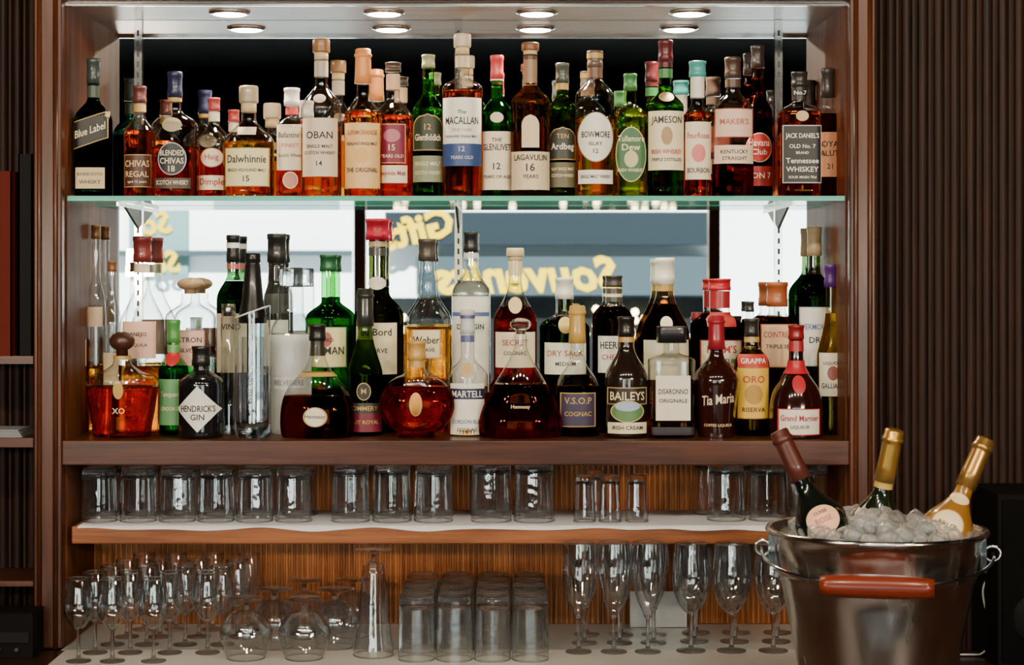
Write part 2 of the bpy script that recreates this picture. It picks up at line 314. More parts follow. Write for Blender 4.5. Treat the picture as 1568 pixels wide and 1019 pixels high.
# ---------------------------------------------------------------- MIDDLE SHELF
def M(name,x,w,top,cb,nk,sh,nw,liq,lvl,cap,labels=(),y=.06,**k): return B(name,x,w,top,cb,nk,sh,nw,y,liq,lvl,cap,labels,shelf=Z_MID,**k)
YB=.18
M('liqueur_bottle',122,30,400,418,450,500,6,GOLD,520,(.22,.09,.03),[('rect',520,560,.8,BEIGE)],y=YB)
M('liqueur_bottle',147,30,345,366,420,480,6,PALE,560,(.22,.09,.03),[('rect',470,500,.8,(.7,.5,.35))],y=.2)
M('liqueur_bottle',172,28,400,416,450,500,6,AMB,560,(.22,.09,.03),[('rect',540,590,.8,BEIGE)],y=.135)
M('tequila_bottle',218,70,362,402,430,500,11,PALE,560,(.16,.02,.02),[('rect',492,548,.72,(.82,.52,.4),{'tx':[('ANEJO',512,8,INK),('TEQUILA',528,6,INK)]}),('rect',404,418,.3,CREAM)],y=YB,p=.85,cw=14)
M('tequila_bottle',292,74,425,450,462,488,14,WAT,530,(.42,.28,.16),[('rect',505,560,.7,(.78,.5,.4),{'bd':(.5,.2,.15),'tx':[('PATRON',520,8,INK),('SILVER',536,6,INK)]})],y=.19,n=4,b=.8,cw=16,capkind='ball')
M('wine_bottle',357,50,360,402,420,462,9,DGRN,430,(.012,.012,.012),[('rect',480,570,.9,CREAM,{'tx':[('VINO',500,9,INK)]})],y=.19,gl=(.2,.4,.2),cw=10,bands=[(404,412,(.5,.1,.1)),(372,380,WHT,.0015)])
M('vodka_bottle',424,40,358,402,430,462,13,('paint',(.02,.02,.02)),0,(.015,.015,.015),[('rect',450,480,.9,(.06,.06,.06)),('rect',490,560,.9,WHT)],y=.215)
M('vodka_bottle',446,62,410,440,478,512,19,(.97,.98,.98,.35),512,(.75,.8,.8),[('rect',576,594,.8,(.55,.55,.55),{'tx':[('BELVEDERE',585,8,(.2,.2,.25))]}),('oval',530,560,.3,(.5,.55,.62))],y=.138,capkind='glasscap',cw=18,p=1.2)
M('gin_bottle',503,70,390,416,462,492,11,(.08,.45,.12),455,(.01,.09,.03),[('rect',500,562,.85,(.76,.7,.36),{'bd':(.05,.2,.06),'tx':[('HARD',520,6,INK),('SEDMAN',536,12,INK)]}),('oval',508,530,.25,(.4,.1,.08))],y=.193,gl=(.25,.72,.3),cw=13,p=1.5)
M('brandy_bottle',578,72,335,368,448,490,13,(.10,.09,.02),440,(.5,.01,.04),[('rect',494,572,.85,(.78,.68,.46),{'tx':[('du Bord',508,11,INK),('RESERVE',536,7,INK)]}),('oval',424,444,.36,(.75,.7,.6))],y=.193,gl=(.2,.24,.08),cw=18,p=1.3,bands=[(370,378,(.5,.35,.2)),(380,392,(.05,.05,.05))])
M('tequila_bottle',654,70,366,400,462,496,12,PALE,500,(.06,.05,.04),[('rect',504,548,.62,(.8,.68,.44),{'bd':GLD,'tx':[('Weber',520,11,INK),('AGAVE',535,6,INK)]})],y=YB,p=1.4,bands=[(378,400,GLD,.0012)],prof=[(.85,None),(.98,655),(1,560),(1,505),(.92,485),(.62,468),(.42,455),(.38,430),(.33,418),(.33,400)])
M('vodka_bottle',721,58,355,386,412,450,10,WAT,430,(.02,.02,.025),[('rect',454,478,.94,WHT),('rect',484,600,.94,WHT,{'tx':[('DRY GIN',500,8,INK)]}),('rect',478,484,.94,(.1,.15,.35))],y=.195,p=1.0,bands=[(388,396,(.6,.6,.6))])
M('brandy_bottle',789,66,380,400,430,492,10,RED,470,(.65,.48,.28),[('rect',508,562,.9,(.8,.7,.5),{'tx':[('SECRET',524,9,(.4,.1,.08)),('COGNAC',540,6,INK)]}),('oval',455,480,.3,(.6,.4,.2))],y=YB,p=.8,capkind='cork',bands=[(400,422,(.7,.58,.35))])
M('sherry_bottle',865,76,425,458,480,505,12,(.12,.19,.03),490,(.8,.8,.7),[('rect',524,572,.82,(.85,.82,.66),{'tx':[('DRY SACK',540,9,(.4,.1,.08)),('MEDIUM',556,6,INK)]}),('oval',485,510,.28,GLD)],y=.192,gl=(.4,.5,.2),cw=13,n=2,p=1.3)
M('liqueur_bottle',940,58,422,440,462,492,12,(.14,.03,.02),470,(.05,.04,.04),[('rect',514,570,.85,WHT,{'tx':[('HEERING',528,11,INK),('CHERRY',546,8,(.5,.05,.05))]})],y=YB,cw=13,bands=[(442,462,(.07,.06,.05)),(450,455,CREAM,.0015)],p=1.5)
M('cognac_bottle',1018,84,395,436,468,500,12,(.45,.26,.03),466,(.85,.82,.7),[('oval',484,506,.22,(.8,.72,.5)),('rect',520,580,.8,CREAM)],y=YB,gl=(.65,.48,.18),cw=15,bands=[(436,446,GLD)],prof=[(.85,None),(1,655),(1,560),(.97,530),(.82,500),(.52,475),(.34,455),(.3,436)])
M('rum_bottle',1102,72,427,445,480,502,15,(.08,.02,.01),482,(.5,.015,.03),[('rect',520,572,.88,CREAM,{'bd':(.5,.03,.03),'tx':[("PIMM'S",534,12,(.5,.03,.03)),('No.1 CUP',552,7,INK)]}),('rect',478,500,.6,(.4,.02,.02))],y=YB,cw=17,bands=[(446,472,(.35,.02,.03))])
M('liqueur_bottle',1190,58,432,470,478,500,13,(.3,.08,.02),485,(.35,.09,.03),[('rect',496,562,.95,(.74,.46,.28),{'bd':(.4,.1,.03),'tx':[('COINTREAU',512,10,(.35,.05,.03)),('TRIPLE SEC',530,6,INK)]})],y=YB,n=5,b=.9,cw=16)
M('wine_bottle',1247,60,348,392,414,455,9,DGRN,420,(.52,.38,.22),[('rect',470,560,.85,WHT,{'bd':(.4,.45,.5),'tx':[('VERMOUTH',500,9,(.1,.15,.4)),('DRY',520,9,INK)]})],y=.2,gl=(.25,.4,.2),cw=11)
M('bitters_bottle',1148,18,462,478,490,512,6,(.06,.04,.03),490,(.03,.03,.03),[('rect',530,600,.9,CREAM)],y=.21)
# front row
M('gin_bottle',266,44,490,525,540,566,9,(.08,.45,.14),560,(.08,.32,.07),[('oval',535,560,.5,(.55,.02,.03)),('rect',580,650,.85,(.12,.34,.13),{'tx':[('Tanqueray',604,10,CREAM),('LONDON DRY',625,6,CREAM)]})],y=.108,gl=(.3,.8,.35),bands=[(528,540,(.15,.4,.12))])
M('cognac_decanter',187,112,508,545,562,580,13,(.74,.25,.035),592,(.06,.02,.012),[('text',0,1,.5,BLK,{'tx':[('XO',628,9,(.75,.5,.25))]}),('oval',583,610,.14,GLD,{'metal':1})],b=.55,n=2.3,capkind='ball',prof=[(.7,None),(.78,668),(.82,650),(.9,625),(.99,592),(1,583),(.9,576),(.55,569),(.3,560),(.23,553),(.22,545)],bands=[(545,551,GLD)],cw=15)
M('gin_bottle',308,70,530,560,566,592,12,('paint',(.006,.006,.008)),0,(.008,.008,.008),[('diamond',590,660,.96,(.8,.8,.77),{'tx':[("HENDRICK'S",624,10,INK),('GIN',637,9,INK)]})],p=1.7,cw=14,y=.048)
M('cognac_decanter',486,114,497,522,548,578,11,(.48,.09,.025),606,(.01,.01,.01),[('oval',622,652,.32,(.8,.75,.6),{'bd':GLD,'tx':[('Hennessy',637,8,INK)]})],b=.6,capkind='cyl',prof=[(.82,None),(.95,668),(1,650),(.97,622),(.85,600),(.62,582),(.36,566),(.22,548),(.18,530),(.18,522)],cw=13,bands=[(522,545,(.03,.025,.02)),(570,576,GLD,.001)],y=.052)
M('champagne_bottle',559,54,442,500,500,572,11,(.12,.24,.03),520,(.02,.025,.02),[('oval',585,612,.4,(.02,.025,.02),{'bd':GLD,'tx':[('M',598,8,GLD)]}),('rect',616,632,.93,(.03,.035,.03),{'tx':[('POMMERY',624,7,GLD)]}),('rect',632,660,.93,(.16,.01,.03),{'tx':[('BRUT ROYAL',645,6,GLD)]})],capkind='foil',gl=(.3,.48,.12),p=.75,y=.102)
rp=[(.42,None),(.5,670)]+[(math.cos(a),620-50*math.sin(a)) for a in [-1.1,-.8,-.5,-.2,0,.25,.5,.75,1.0,1.2]]+[(.24,566),(.2,560)]
M('cognac_decanter',638,116,522,552,562,572,12,(.6,.12,.02),592,(.55,.32,.08),[('oval',600,636,.17,(.55,.25,.06),{'metal':1,'bd':GLD})],b=.5,prof=rp,cw=14,bands=[(552,562,GLD,.001)],y=.055)
M('cognac_bottle',716,62,475,512,545,578,10,PALE,592,(.62,.64,.68),[('rect',586,664,.82,(.84,.8,.7),{'tx':[('CORDON BLEU',644,6,(.08,.1,.3)),('COGNAC',656,5,INK)]}),('rect',594,610,.82,(.015,.02,.07),{'tx':[('MARTELL',602,10,WHT)]}),('oval',555,575,.3,(.6,.42,.2))],bands=[(514,524,(.1,.12,.3)),(483,488,(.1,.1,.3),.0018)],p=1.05,y=.1)
M('cognac_decanter',797,128,487,512,532,575,10,(.52,.085,.025),588,(.7,.72,.72),[('text',0,1,.5,BLK,{'tx':[('Hennessy',622,7,(.75,.5,.3))]})],b=.55,capkind='gball',cw=13,prof=[(.7,None),(.95,669),(1,655),(.96,635),(.78,605),(.55,580),(.36,560),(.22,543),(.15,530),(.15,512)],y=.055)
M('cognac_bottle',884,74,468,526,546,580,10,(.72,.22,.045),590,(.56,.34,.08),[('rect',600,652,.72,(.04,.03,.07),{'bd':GLD,'tx':[('V.S.O.P',612,10,GLD),('COGNAC',632,7,GLD)]})],capkind='foil',cw=12,p=1.0,b=.9,prof=[(.8,None),(.9,668),(.95,650),(1,610),(.95,592),(.7,575),(.42,560),(.3,545),(.27,526)],y=.095)
M('cream_liqueur_bottle',959,66,485,515,530,580,12,('paint',(.015,.008,.006)),0,(.015,.01,.01),[('rect',592,618,.9,(.02,.01,.01),{'bd':(.5,.35,.12),'tx':[('BAILEYS',605,13,(.85,.72,.42))]}),('oval',612,645,.75,(.1,.22,.08),{'bd':(.65,.5,.2)}),('oval',614,628,.55,(.35,.48,.65)),('rect',645,662,.85,(.78,.7,.48),{'tx':[('IRISH CREAM',653,6,INK)]})],p=1.0,cw=13,bands=[(516,524,GLD)])
M('amaretto_bottle',1028,70,500,525,540,556,12,(.78,.34,.1),640,(.008,.008,.01),[('rect',574,642,.74,(.8,.74,.62),{'tx':[('DISARONNO',598,9,INK),('ORIGINALE',612,6,INK)]}),('rect',652,664,.9,(.02,.015,.025))],n=6,b=.95,capkind='square',cw=22,p=2.0)
M('coffee_liqueur_bottle',1097,70,483,535,545,572,12,('paint',(.022,.004,.003)),0,(.3,.01,.025),[('text',0,1,.8,BLK,{'tx':[('Tia Maria',610,16,(.8,.66,.48),.12),('COFFEE LIQUEUR',650,5,(.7,.5,.3))]})],capkind='foil',cw=12,prof=[(.75,None),(.8,668),(.82,640),(.92,605),(1,585),(.93,572),(.65,560),(.38,550),(.29,540),(.29,535)])
M('herbal_liqueur_bottle',1151,54,488,515,528,560,11,(.5,.32,.03),535,(.02,.02,.02),[('rect',542,562,.85,(.5,.04,.03),{'tx':[('GRAPPA',552,8,WHT)]}),('rect',562,640,.88,(.75,.45,.05),{'bd':(.4,.2,.03),'tx':[('ORO',580,11,(.4,.05,.03)),('RISERVA',626,7,INK)]}),('oval',588,618,.5,(.45,.25,.04))],y=.1,cw=11,bands=[(516,524,GLD)],gl=(.7,.6,.3))
M('orange_liqueur_bottle',1219,82,498,520,560,585,11,('paint',(.02,.003,.002)),0,(.25,.01,.015),[('rect',624,664,.78,(.82,.76,.66),{'bd':(.5,.03,.03),'tx':[('Grand Marnier',638,9,(.35,.02,.03)),('LIQUEUR',652,6,INK)]}),('oval',574,602,.24,(.5,.02,.03))],prof=[(.85,None),(.98,668),(1,650),(.98,620),(.86,598),(.6,580),(.36,565),(.28,550),(.26,520)],bands=[(522,538,(.4,.02,.03)),(552,572,(.5,.015,.03),.0015)],cw=12,y=.052)
M('liqueur_bottle',1272,42,405,440,470,545,8,(.93,.8,.28),480,(.08,.02,.18),[('rect',540,606,.9,(.8,.7,.56),{'tx':[('LIQUORE',556,6,INK),('GALLIANO',590,10,INK)]}),('oval',560,582,.4,(.3,.1,.08))],y=.122,p=.7,cw=10,gl=(.95,.9,.7))
TG=thin((.985,.99,.99),name='drinking_glass',hi=.95,edge=.75,lo=.2,bump=.12,pwr=2.0); SG=liquid((.99,.995,.995),1.5,.3)
y=.06; base=430+(CZ-Z_MID)/SC(y); mb=MB(); R=27*SC(y)
H=(base-478)*SC(y)
mb.lathe([(0,0.0),(R,0),(R,.028),(R*.9,.03),(0,.03)],SG,40)
vs=[];fs=[];sg=40
for k in (0,1):
    for i in range(sg):
        a=2*math.pi*i/sg; x=R*math.cos(a); vs.append((x,R*math.sin(a),.029 if k==0 else H+x*.35))
for i in range(sg):
    i2=(i+1)%sg; fs.append((i,i2,sg+i2,sg+i))
mb.add(vs,fs,TG)
mb.lathe([(R*.62,.031),(R*.62,H*.8)],TG,32,cap0=False,cap1=False)
tube(mb,[(vs[sg+i%sg][0]*.97,vs[sg+i%sg][1]*.97,vs[sg+i%sg][2]) for i in range(sg+1)],.0018,paint((.85,.9,.9),.1),6)
zc=(base-480)*SC(y); zt=(base-388)*SC(y)
mb.lathe([(0,zc-.02),(R*.8,zc-.02),(R*.78,zc-.005),(R*.6,zc+.03),(R*.42,zt-.022),(R*.38,zt-.02),(R*.45,zt-.018),(R*.45,zt-.002),(R*.4,zt),(0,zt)],paint((.008,.008,.009),.3,coat=.3),32)
vs,fs2,asp=textgeo('KETEL ONE'); h=.009
mb.add([(bz*h,-R-.0006,.1+a*h) for a,bz in vs],fs2,paint((.2,.2,.22),.4),False)
mb.obj('vodka_bottle',(PX(387,y),y,Z_MID))
mb=MB(); R=12*SC(.11)
mb.lathe([(0,0),(R,0),(R,.01),(R,.24),(R*.9,.242)],TG,32,cap1=False); mb.lathe([(0,.001),(R*.85,.001),(R*.85,.02),(0,.02)],SG,32)
mb.lathe([(0,.243),(R*.9,.243),(R*.9,.268),(0,.268)],paint((.6,.62,.62),.25,1),32)
mb.obj('grappa_bottle',(PX(350,.11),.11,Z_MID))
# ---------------------------------------------------------------- CABINET
XL=PX(100);XR=PX(1297);XLo=PX(57);XRo=PX(1337)
cab=empty('bar_cabinet',(0,0,0))
ZT=2.34; YB0=.25
boxobj('post_left',XLo,XL,-.03,.27,Z_CNT,ZT,W_V,cab,.004)
boxobj('post_right',XR,XRo,-.03,.27,Z_CNT,ZT,W_V,cab,.004)
boxobj('side_lining_left',XL-.001,XL+.003,.004,.246,Z_CNT,Z_CEIL,W_SIDE,cab)
boxobj('side_lining_right',XR-.003,XR+.001,.004,.246,Z_CNT,Z_CEIL,W_SIDE,cab)
for nm,xa in(('bead_left_a',XLo+.012),('bead_left_b',XL-.012),('bead_right_a',XR+.012),('bead_right_b',XRo-.012)):
    mb=MB(); tube(mb,[(xa,-.031,Z_CNT+.001),(xa,-.031,ZT)],.005,W_V,12); mb.obj(nm,(0,0,0),cab)
boxobj('top_rail',XL,XR,-.03,-.004,Z_CEIL+.004,ZT,W_H,cab,.003)
boxobj('cabinet_top',XL,XR,-.004,.27,Z_CEIL,Z_CEIL+.03,W_CEIL,cab)
boxobj('trim_strip',XL,XR,-.006,.002,Z_CEIL-.006,Z_CEIL+.002,CHROME,cab)
boxobj('middle_board',XL,XR,-.03,.25,PZ(711),Z_MID,W_H,cab,.003)
boxobj('lower_board',PX(112),XR,-.015,.25,PZ(832),Z_LOW,W_FRONT,cab,.003)
boxobj('back_panel',XL,XR,.25,.27,Z_CNT,Z_MID-.01,W_BACK,cab)
boxobj('backing_board',XL,XR,.253,.27,Z_MID-.01,ZT,W_V,cab)
mb=MB()
x=XL+.01
while x<XR-.01:
    tube(mb,[(x,.25,Z_CNT),(x,.25,Z_MID-.05)],.0035,W_BACK,8); x+=.011
mb.obj('back_reeding',(0,0,0),cab)
mm,nt,out=newmat('mirror'); g=nt.nodes.new('ShaderNodeBsdfGlossy'); g.inputs[0].default_value=(.93,.94,.93,1); g.inputs['Roughness'].default_value=.0; nt.links.new(g.outputs[0],out.inputs[0])
boxobj('back_mirror',XL+.001,XR-.001,.246,.252,Z_MID+.0005,Z_CEIL-.0005,mm,cab)
mbk=paint((.03,.03,.03),.5)
for i,px in enumerate((212,702,1192)):
    mb=MB(); x=PX(px,.24)
    mb.box(x-.008,x+.008,.236,.2455,Z_MID+.001,Z_CEIL-.001,CHROME)
    z=Z_MID+.02
    while z<Z_CEIL-.03:
        mb.box(x-.0022,x+.0022,.2352,.2365,z,z+.012,mbk); z+=.022
    mb.box(x-.0025,x+.0025,.03,.24,Z_TOP-.019,Z_TOP-.011,STEEL)
    mb.add([(x-.0025,.24,Z_TOP-.06),(x+.0025,.24,Z_TOP-.06),(x-.0025,.24,Z_TOP-.019),(x+.0025,.24,Z_TOP-.019),(x-.0025,.1,Z_TOP-.019),(x+.0025,.1,Z_TOP-.019)],[(0,2,4),(1,5,3),(0,4,5,1)],mbk,False)
    mb.obj('shelf_rail',(0,0,0),cab)
mb=MB(); x0,x1,y0,y1,z0,z1=XL+.004,XR-.004,0.0,.232,Z_TOP-.010,Z_TOP-.0002
vs=[(x,y,z) for x in(x0,x1) for y in(y0,y1) for z in(z0,z1)]
mb.add(vs,[(0,2,6,4),(1,5,7,3)],thin((.82,.95,.92),hi=.6),False)
EDGE,nt,out=newmat('glass_edge'); b=nt.nodes.new('ShaderNodeBsdfPrincipled'); b.inputs['Base Color'].default_value=(.12,.6,.46,1); b.inputs['Roughness'].default_value=.08; b.inputs['Transmission Weight'].default_value=.3; b.inputs['Coat Weight'].default_value=1; nt.links.new(b.outputs[0],out.inputs[0])
mb.add(vs,[(0,1,3,2),(4,6,7,5),(0,4,5,1),(2,3,7,6)],EDGE,False)
mb.obj('glass_shelf',(0,0,0))
em=emis((1,.88,.7),45,'lamp_face')
for px in(352,588,822,1056):
    x=PX(px,.125); mb=MB(); z=Z_CEIL
    mb.lathe([(.034,z-.0005),(.043,z-.001),(.043,z-.003),(.036,z-.005),(.034,z-.005)],CHROME,36,cap0=False,cap1=False)
    mb.lathe([(0,z-.0075),(.028,z-.007),(.034,z-.0052)],em,36,cap1=False)
    mb.obj('ceiling_downlight',(x,.125,0))
    l=bpy.data.lights.new('downlight_spot','SPOT'); l.energy=18; l.color=(1,.8,.55); l.spot_size=2.4; l.spot_blend=.8; l.shadow_soft_size=.02
    o=bpy.data.objects.new('downlight_spot',l); o.location=(x,.115,z-.014); col.objects.link(o)
# ---------------------------------------------------------------- ROOM
RX=3.0; RY=-7.0; RZ=2.9
DK=paint((.012,.01,.01),.7,name='dark_room'); DF=wood((.015,.006,.003),(.06,.03,.015),'Y',name='floor_wood')
boxobj('floor',-RX,RX,RY,.4,-.05,0,DF)
boxobj('ceiling',-RX,RX,RY,.4,RZ,RZ+.05,DK)
boxobj('wall_left',-RX-.1,-RX,RY,.4,0,RZ,DK)
boxobj('wall_right',RX,RX+.1,RY,.4,0,RZ,DK)
boxobj('wall_back',-RX,RX,.4,.5,0,RZ,DK)
mb=MB(); wz0,wz1,wx0,wx1=.7,2.16,-2.7,2.5
mb.box(-RX,RX,RY-.1,RY,0,wz0,DK); mb.box(-RX,RX,RY-.1,RY,wz1,RZ,DK); mb.box(-RX,wx0,RY-.1,RY,wz0,wz1,DK); mb.box(wx1,RX,RY-.1,RY,wz0,wz1,DK)
mb.obj('wall_front')
mb=MB(); WB=wood((.3,.1,.04),(.6,.25,.1),'Z',name='window_wood')
for x in (-.91,1.21): mb.box(x-.035,x+.035,RY-.09,RY-.01,wz0,wz1,WB)
mb.box(wx0,wx1,RY-.09,RY-.01,wz0,wz0+.06,WB); mb.box(wx0,wx1,RY-.09,RY-.01,wz1-.05,wz1,WB)
mb.obj('window_1')
def fluted(name,x0,x1,y,per,mat):
    n=int(round((x1-x0)/per)); per=(x1-x0)/n; pts=[]
    for i in range(n):
        for k in range(8):
            t=k/8
            if t<.72: a=math.pi*t/.72; pts.append((x0+(i+t)*per,y-.009*max(0,math.sin(a))**.6))
            else: pts.append((x0+(i+t)*per,y+.003))
    pts.append((x1,y)); vs=[];fs=[]
    for (x,yy) in pts: vs+=[(x,yy,0.001),(x,yy,RZ-.001)]
    for i in range(len(pts)-1): fs.append((2*i,2*i+2,2*i+3,2*i+1))
    mb=MB(); mb.add(vs,fs,mat,False); mb.box(x0,x1,y+.004,y+.03,.001,RZ-.001,mat); return mb.obj(name)
fluted('wall_panel_right',XRo+.002,2.9,.06,.0325,W_DARK)
fluted('wall_panel_left',-2.9,XLo-.002,.16,.03,W_DARK)
for i,(py,t) in enumerate(((545,12),(670,14),(888,8))):
    boxobj('side_shelf' ,-1.5,XLo-.003,-.02,.15,PZ(py+t),PZ(py),W_H)
boxobj('bar_counter',-2.2,2.4,-1.0,-.035,Z_CNT-.04,Z_CNT-.001,W_CNT,bev=.004)
boxobj('bar_mat',XL+.01,PX(1250),-.27,-.036,Z_CNT-.0009,Z_CNT-.0002,paint((.55,.53,.49),.35,name='mat_cloth'))
boxobj('cabinet_floor',XL,XR,-.034,.249,Z_CNT-.04,Z_CNT-.001,paint((.5,.55,.54),.12,coat=.4),cab)
mb=MB(); mb.box(-2.15,2.35,-.9,-.035,0,Z_CNT-.042,W_DARK); mb.obj('counter_base')
def binder(name,x0,x1,y0,y1,z0,z1,c):
    mb=MB(); m=paint(c,.6); t=.003
    mb.box(x0,x0+t,y0,y1,z0,z1,m); mb.box(x1-t,x1,y0,y1,z0,z1,m); mb.box(x0,x1,y0,y0+t,z0,z1,m)
    mb.box(x0+t,x1-t,y0+t,y1-.004,z0+.004,z1-.005,paint(CREAM,.7)); return mb.obj(name)
zs=PZ(545)
binder('menu_binder',PX(-18),PX(18),.0,.13,zs,PZ(262),(.09,.008,.003))
binder('menu_binder',PX(-60),PX(-22),.0,.13,zs,PZ(290),(.08,.008,.004))
binder('menu_folder',PX(24),PX(46),.02,.14,zs,PZ(235),(.006,.006,.006))
mb=MB()
for i in range(5): mb.box(PX(-30)+i*.002,PX(34)-i*.003,.0+i*.003,.12,PZ(670)+.0003+i*.0028,PZ(670)+i*.0028+.0024,paint((.3,.3,.32),.7))
mb.obj('paper_stack')
mb=MB(); ax0,ax1,az0,az1=PX(-160,-.12),PX(50,-.12),Z_CNT,PZ(940,-.12)
mb.box(ax0,ax1,-.12,-.035,az0,az1,paint((.003,.003,.003),.75)); mb.box(ax0+.006,ax1-.006,-.124,-.119,az0+.03,az0+.05,paint((.008,.008,.01),.6))
for k in range(3):
    vs=[];sg=20
    for yy in(-.13,-.12):
        for i in range(sg): a=2*math.pi*i/sg; vs.append((ax1-.03-k*.035+.005*math.cos(a),yy,az0+.016+.005*math.sin(a)))
    mb.add(vs,[(i,(i+1)%sg,sg+(i+1)%sg,sg+i) for i in range(sg)]+[tuple(range(sg-1,-1,-1))],paint((.02,.02,.02),.5))
mb.obj('audio_amplifier')
mb=MB(); yS=-.2; sx0,sx1,sz1=PX(1528,yS),PX(1650,yS),PZ(758,yS)
mb.box(sx0,sx1,yS,yS+.2,Z_CNT,sz1,paint((.003,.003,.003),.75)); mb.box(sx0+.008,sx1-.008,yS-.005,yS,Z_CNT+.01,sz1-.01,paint((.002,.002,.002),.9))
for zz,rr in((Z_CNT+.09,.05),(Z_CNT+.2,.03)):
    vs=[];sg=28;cx=(sx0+sx1)/2
    for yy,q in((yS-.006,rr),(yS-.01,rr*.9),(yS-.004,rr*.3)):
        for i in range(sg): a=2*math.pi*i/sg; vs.append((cx+q*math.cos(a),yy,zz+q*math.sin(a)))
    mb.add(vs,[(j*sg+i,j*sg+(i+1)%sg,(j+1)*sg+(i+1)%sg,(j+1)*sg+i) for j in(0,1) for i in range(sg)]+[tuple(2*sg+i for i in range(sg))],paint((.004,.004,.004),.6))
mb.obj('loudspeaker')
mb=MB()
ctr=[(1524,800),(1510,830),(1516,870),(1505,905),(1512,945),(1520,980),(1500,1003),(1470,1005)]
pts=catmull([(a,b) for a,b in ctr],6)
tube(mb,[(PX(a,-.1),-.1,max(PZ(b,-.1),Z_CNT+.003)) for a,b in pts],.002,paint((.4,.4,.4),.5),8)
mb.obj('power_cable')
# ---------------------------------------------------------------- GLASSWARE
def tumbler(r,h,taper=.9,seg=36):
    mb=MB()
    mb.lathe([(r,0.001),(r*1.0,.003),(r*(1-(1-taper)*.5),h*.45),(r*taper,h*.82)],TG,seg,cap0=False,cap1=False,facet=.05)
    mb.lathe([(0,h*.86),(r*taper*.55,h*.85),(r*taper*.9,h*.81),(r*taper*.99,h*.79),(r*taper,h*.84),(r*taper*.99,h*.96),(r*taper*.9,h),(r*taper*.6,h*.995),(0,h*.975)],SG,seg,facet=.04)
    mb.lathe([(r*.98,0.0),(r*1.015,.0015),(r*.98,.0032),(r*.945,.0015),(r*.98,0)],SG,seg,cap0=False,cap1=False)
    return mb.mesh('tumbler_glass')
def stem(foot,stemh,bowl,h,stemr=.0038):
    mb=MB()
    mb.lathe([(0,0),(foot,0),(foot,.002),(foot*.6,.0035),(foot*.2,.007),(stemr,.014),(stemr*.8,stemh*.5),(stemr,stemh-.006),(stemr*2.2,stemh+.001),(0,stemh+.003)],SG,28)
    bp=catmull([(stemr*2,stemh)]+bowl,5)
    mb.lathe(bp,TG,33,cap0=False,cap1=False,facet=.015)
    r,z=bowl[-1]; mb.lathe([(r,z-.0013),(r+.0013,z),(r,z+.0013),(r-.0013,z),(r,z-.0013)],SG,32,cap0=False,cap1=False)
    return mb.mesh('stemware')
def put(name,me,x,y,z,flip=False,h=0):
    o=bpy.data.objects.new(name,me); col.objects.link(o); o.location=(x,y,z+(h if flip else 0)); o.rotation_euler=(math.pi if flip else 0,0,random.uniform(0,6.28))
    return o
tl=tumbler(28.5*SC(.06),82*SC(.06),.92); tm=tumbler(30*SC(.06),88*SC(.06),.92); tb=tumbler(31.5*SC(.06),92*SC(.06),.95); shot=tumbler(17.5*SC(.05),72*SC(.05),.84)
Lz=Z_LOW+.0015
for px in(152,212,272,331,390,450):
    put('tumbler_glass',tl,PX(px,.06),.06,Lz); put('tumbler_glass',tl,PX(px+8,.165),.165,Lz)
for px in(537,600,664):
    put('tumbler_glass',tm,PX(px,.06),.06,Lz); put('tumbler_glass',tm,PX(px+4,.165),.165,Lz)
for px in(752,818):
    put('tumbler_glass',tb,PX(px,.06),.06,Lz); put('tumbler_glass',tb,PX(px-3,.165),.165,Lz)
for px in(895,934,975): put('shot_glass',shot,PX(px,.05),.05,Lz)
for px in(912,): put('shot_glass',shot,PX(px,.14),.14,Lz)
for px in(1112,1176,1240): put('tumbler_glass',tm,PX(px,.08),.08,Lz); put('tumbler_glass',tm,PX(px-22,.185),.185,Lz)
mb=MB(); nx,ny=160,14; vs=[];fs=[]
from mathutils import noise
for j in range(ny+1):
    for i in range(nx+1):
        x=PX(122)+(PX(1210)-PX(122))*i/nx; yy=-.0165+(.235+.0165)*(j-1)/(ny-1)
        z=Z_LOW+.0009+.0006*noise.noise(Vector((x*22,yy*22,0)))
        if j==0: z=Z_LOW-.006-.008*noise.noise(Vector((x*9,3,0))); yy=-.0185
        vs.append((x,yy,z))
for j in range(ny):
    for i in range(nx): a=j*(nx+1)+i; fs.append((a,a+1,a+nx+2,a+nx+1))
mb.add(vs,fs,paint((.72,.72,.77),.8)); mb.obj('shelf_cloth')
sherry=stem(.024,.064,[(.012,.066),(.0245,.084),(.0285,.104),(.0265,.132),(.0225,.158)],.15)
for j in range(5):
    yy=-.15+.082*j
    for k,px in enumerate((122,176,236,298)):
        if k==3 and j<1: continue
        put('sherry_glass',sherry,PX(px,-.14)+.015*j+random.uniform(-.003,.003),yy,Z_CNT)
snif=stem(.035,.022,[(.03,.03),(.046,.05),(.051,.068),(.045,.095),(.036,.115)],.115)
for px,yy in((377,-.12),(466,-.12),(420,-.01),(512,-.01),(466,.1),(540,.11)):
    put('brandy_snifter',snif,PX(px,yy),yy,Z_CNT,True,.1163)
hur=stem(.036,.024,[(.02,.035),(.024,.06),(.0275,.1),(.03,.13),(.034,.165),(.038,.19),(.039,.205)],.2)
put('hurricane_glass',hur,PX(572,-.09),-.09,Z_CNT,True,.2063)
tc2=tumbler(28.5*SC(-.12),100*SC(-.12),.94)
for j in range(4):
    yy=-.13+.085*j
    for px in(638,696,754,812):
        put('tumbler_glass',tc2,PX(px,-.13),yy,Z_CNT)
flute=stem(.026,.07,[(.010,.078),(.022,.105),(.0305,.15),(.0315,.185),(.029,.215)],.2)
for px in(886,940,992): put('champagne_flute',flute,PX(px,-.06),-.06,Z_CNT); put('champagne_flute',flute,PX(px,.02)+.012,.03,Z_CNT); put('champagne_flute',flute,PX(px,.02)+.02,.12,Z_CNT)
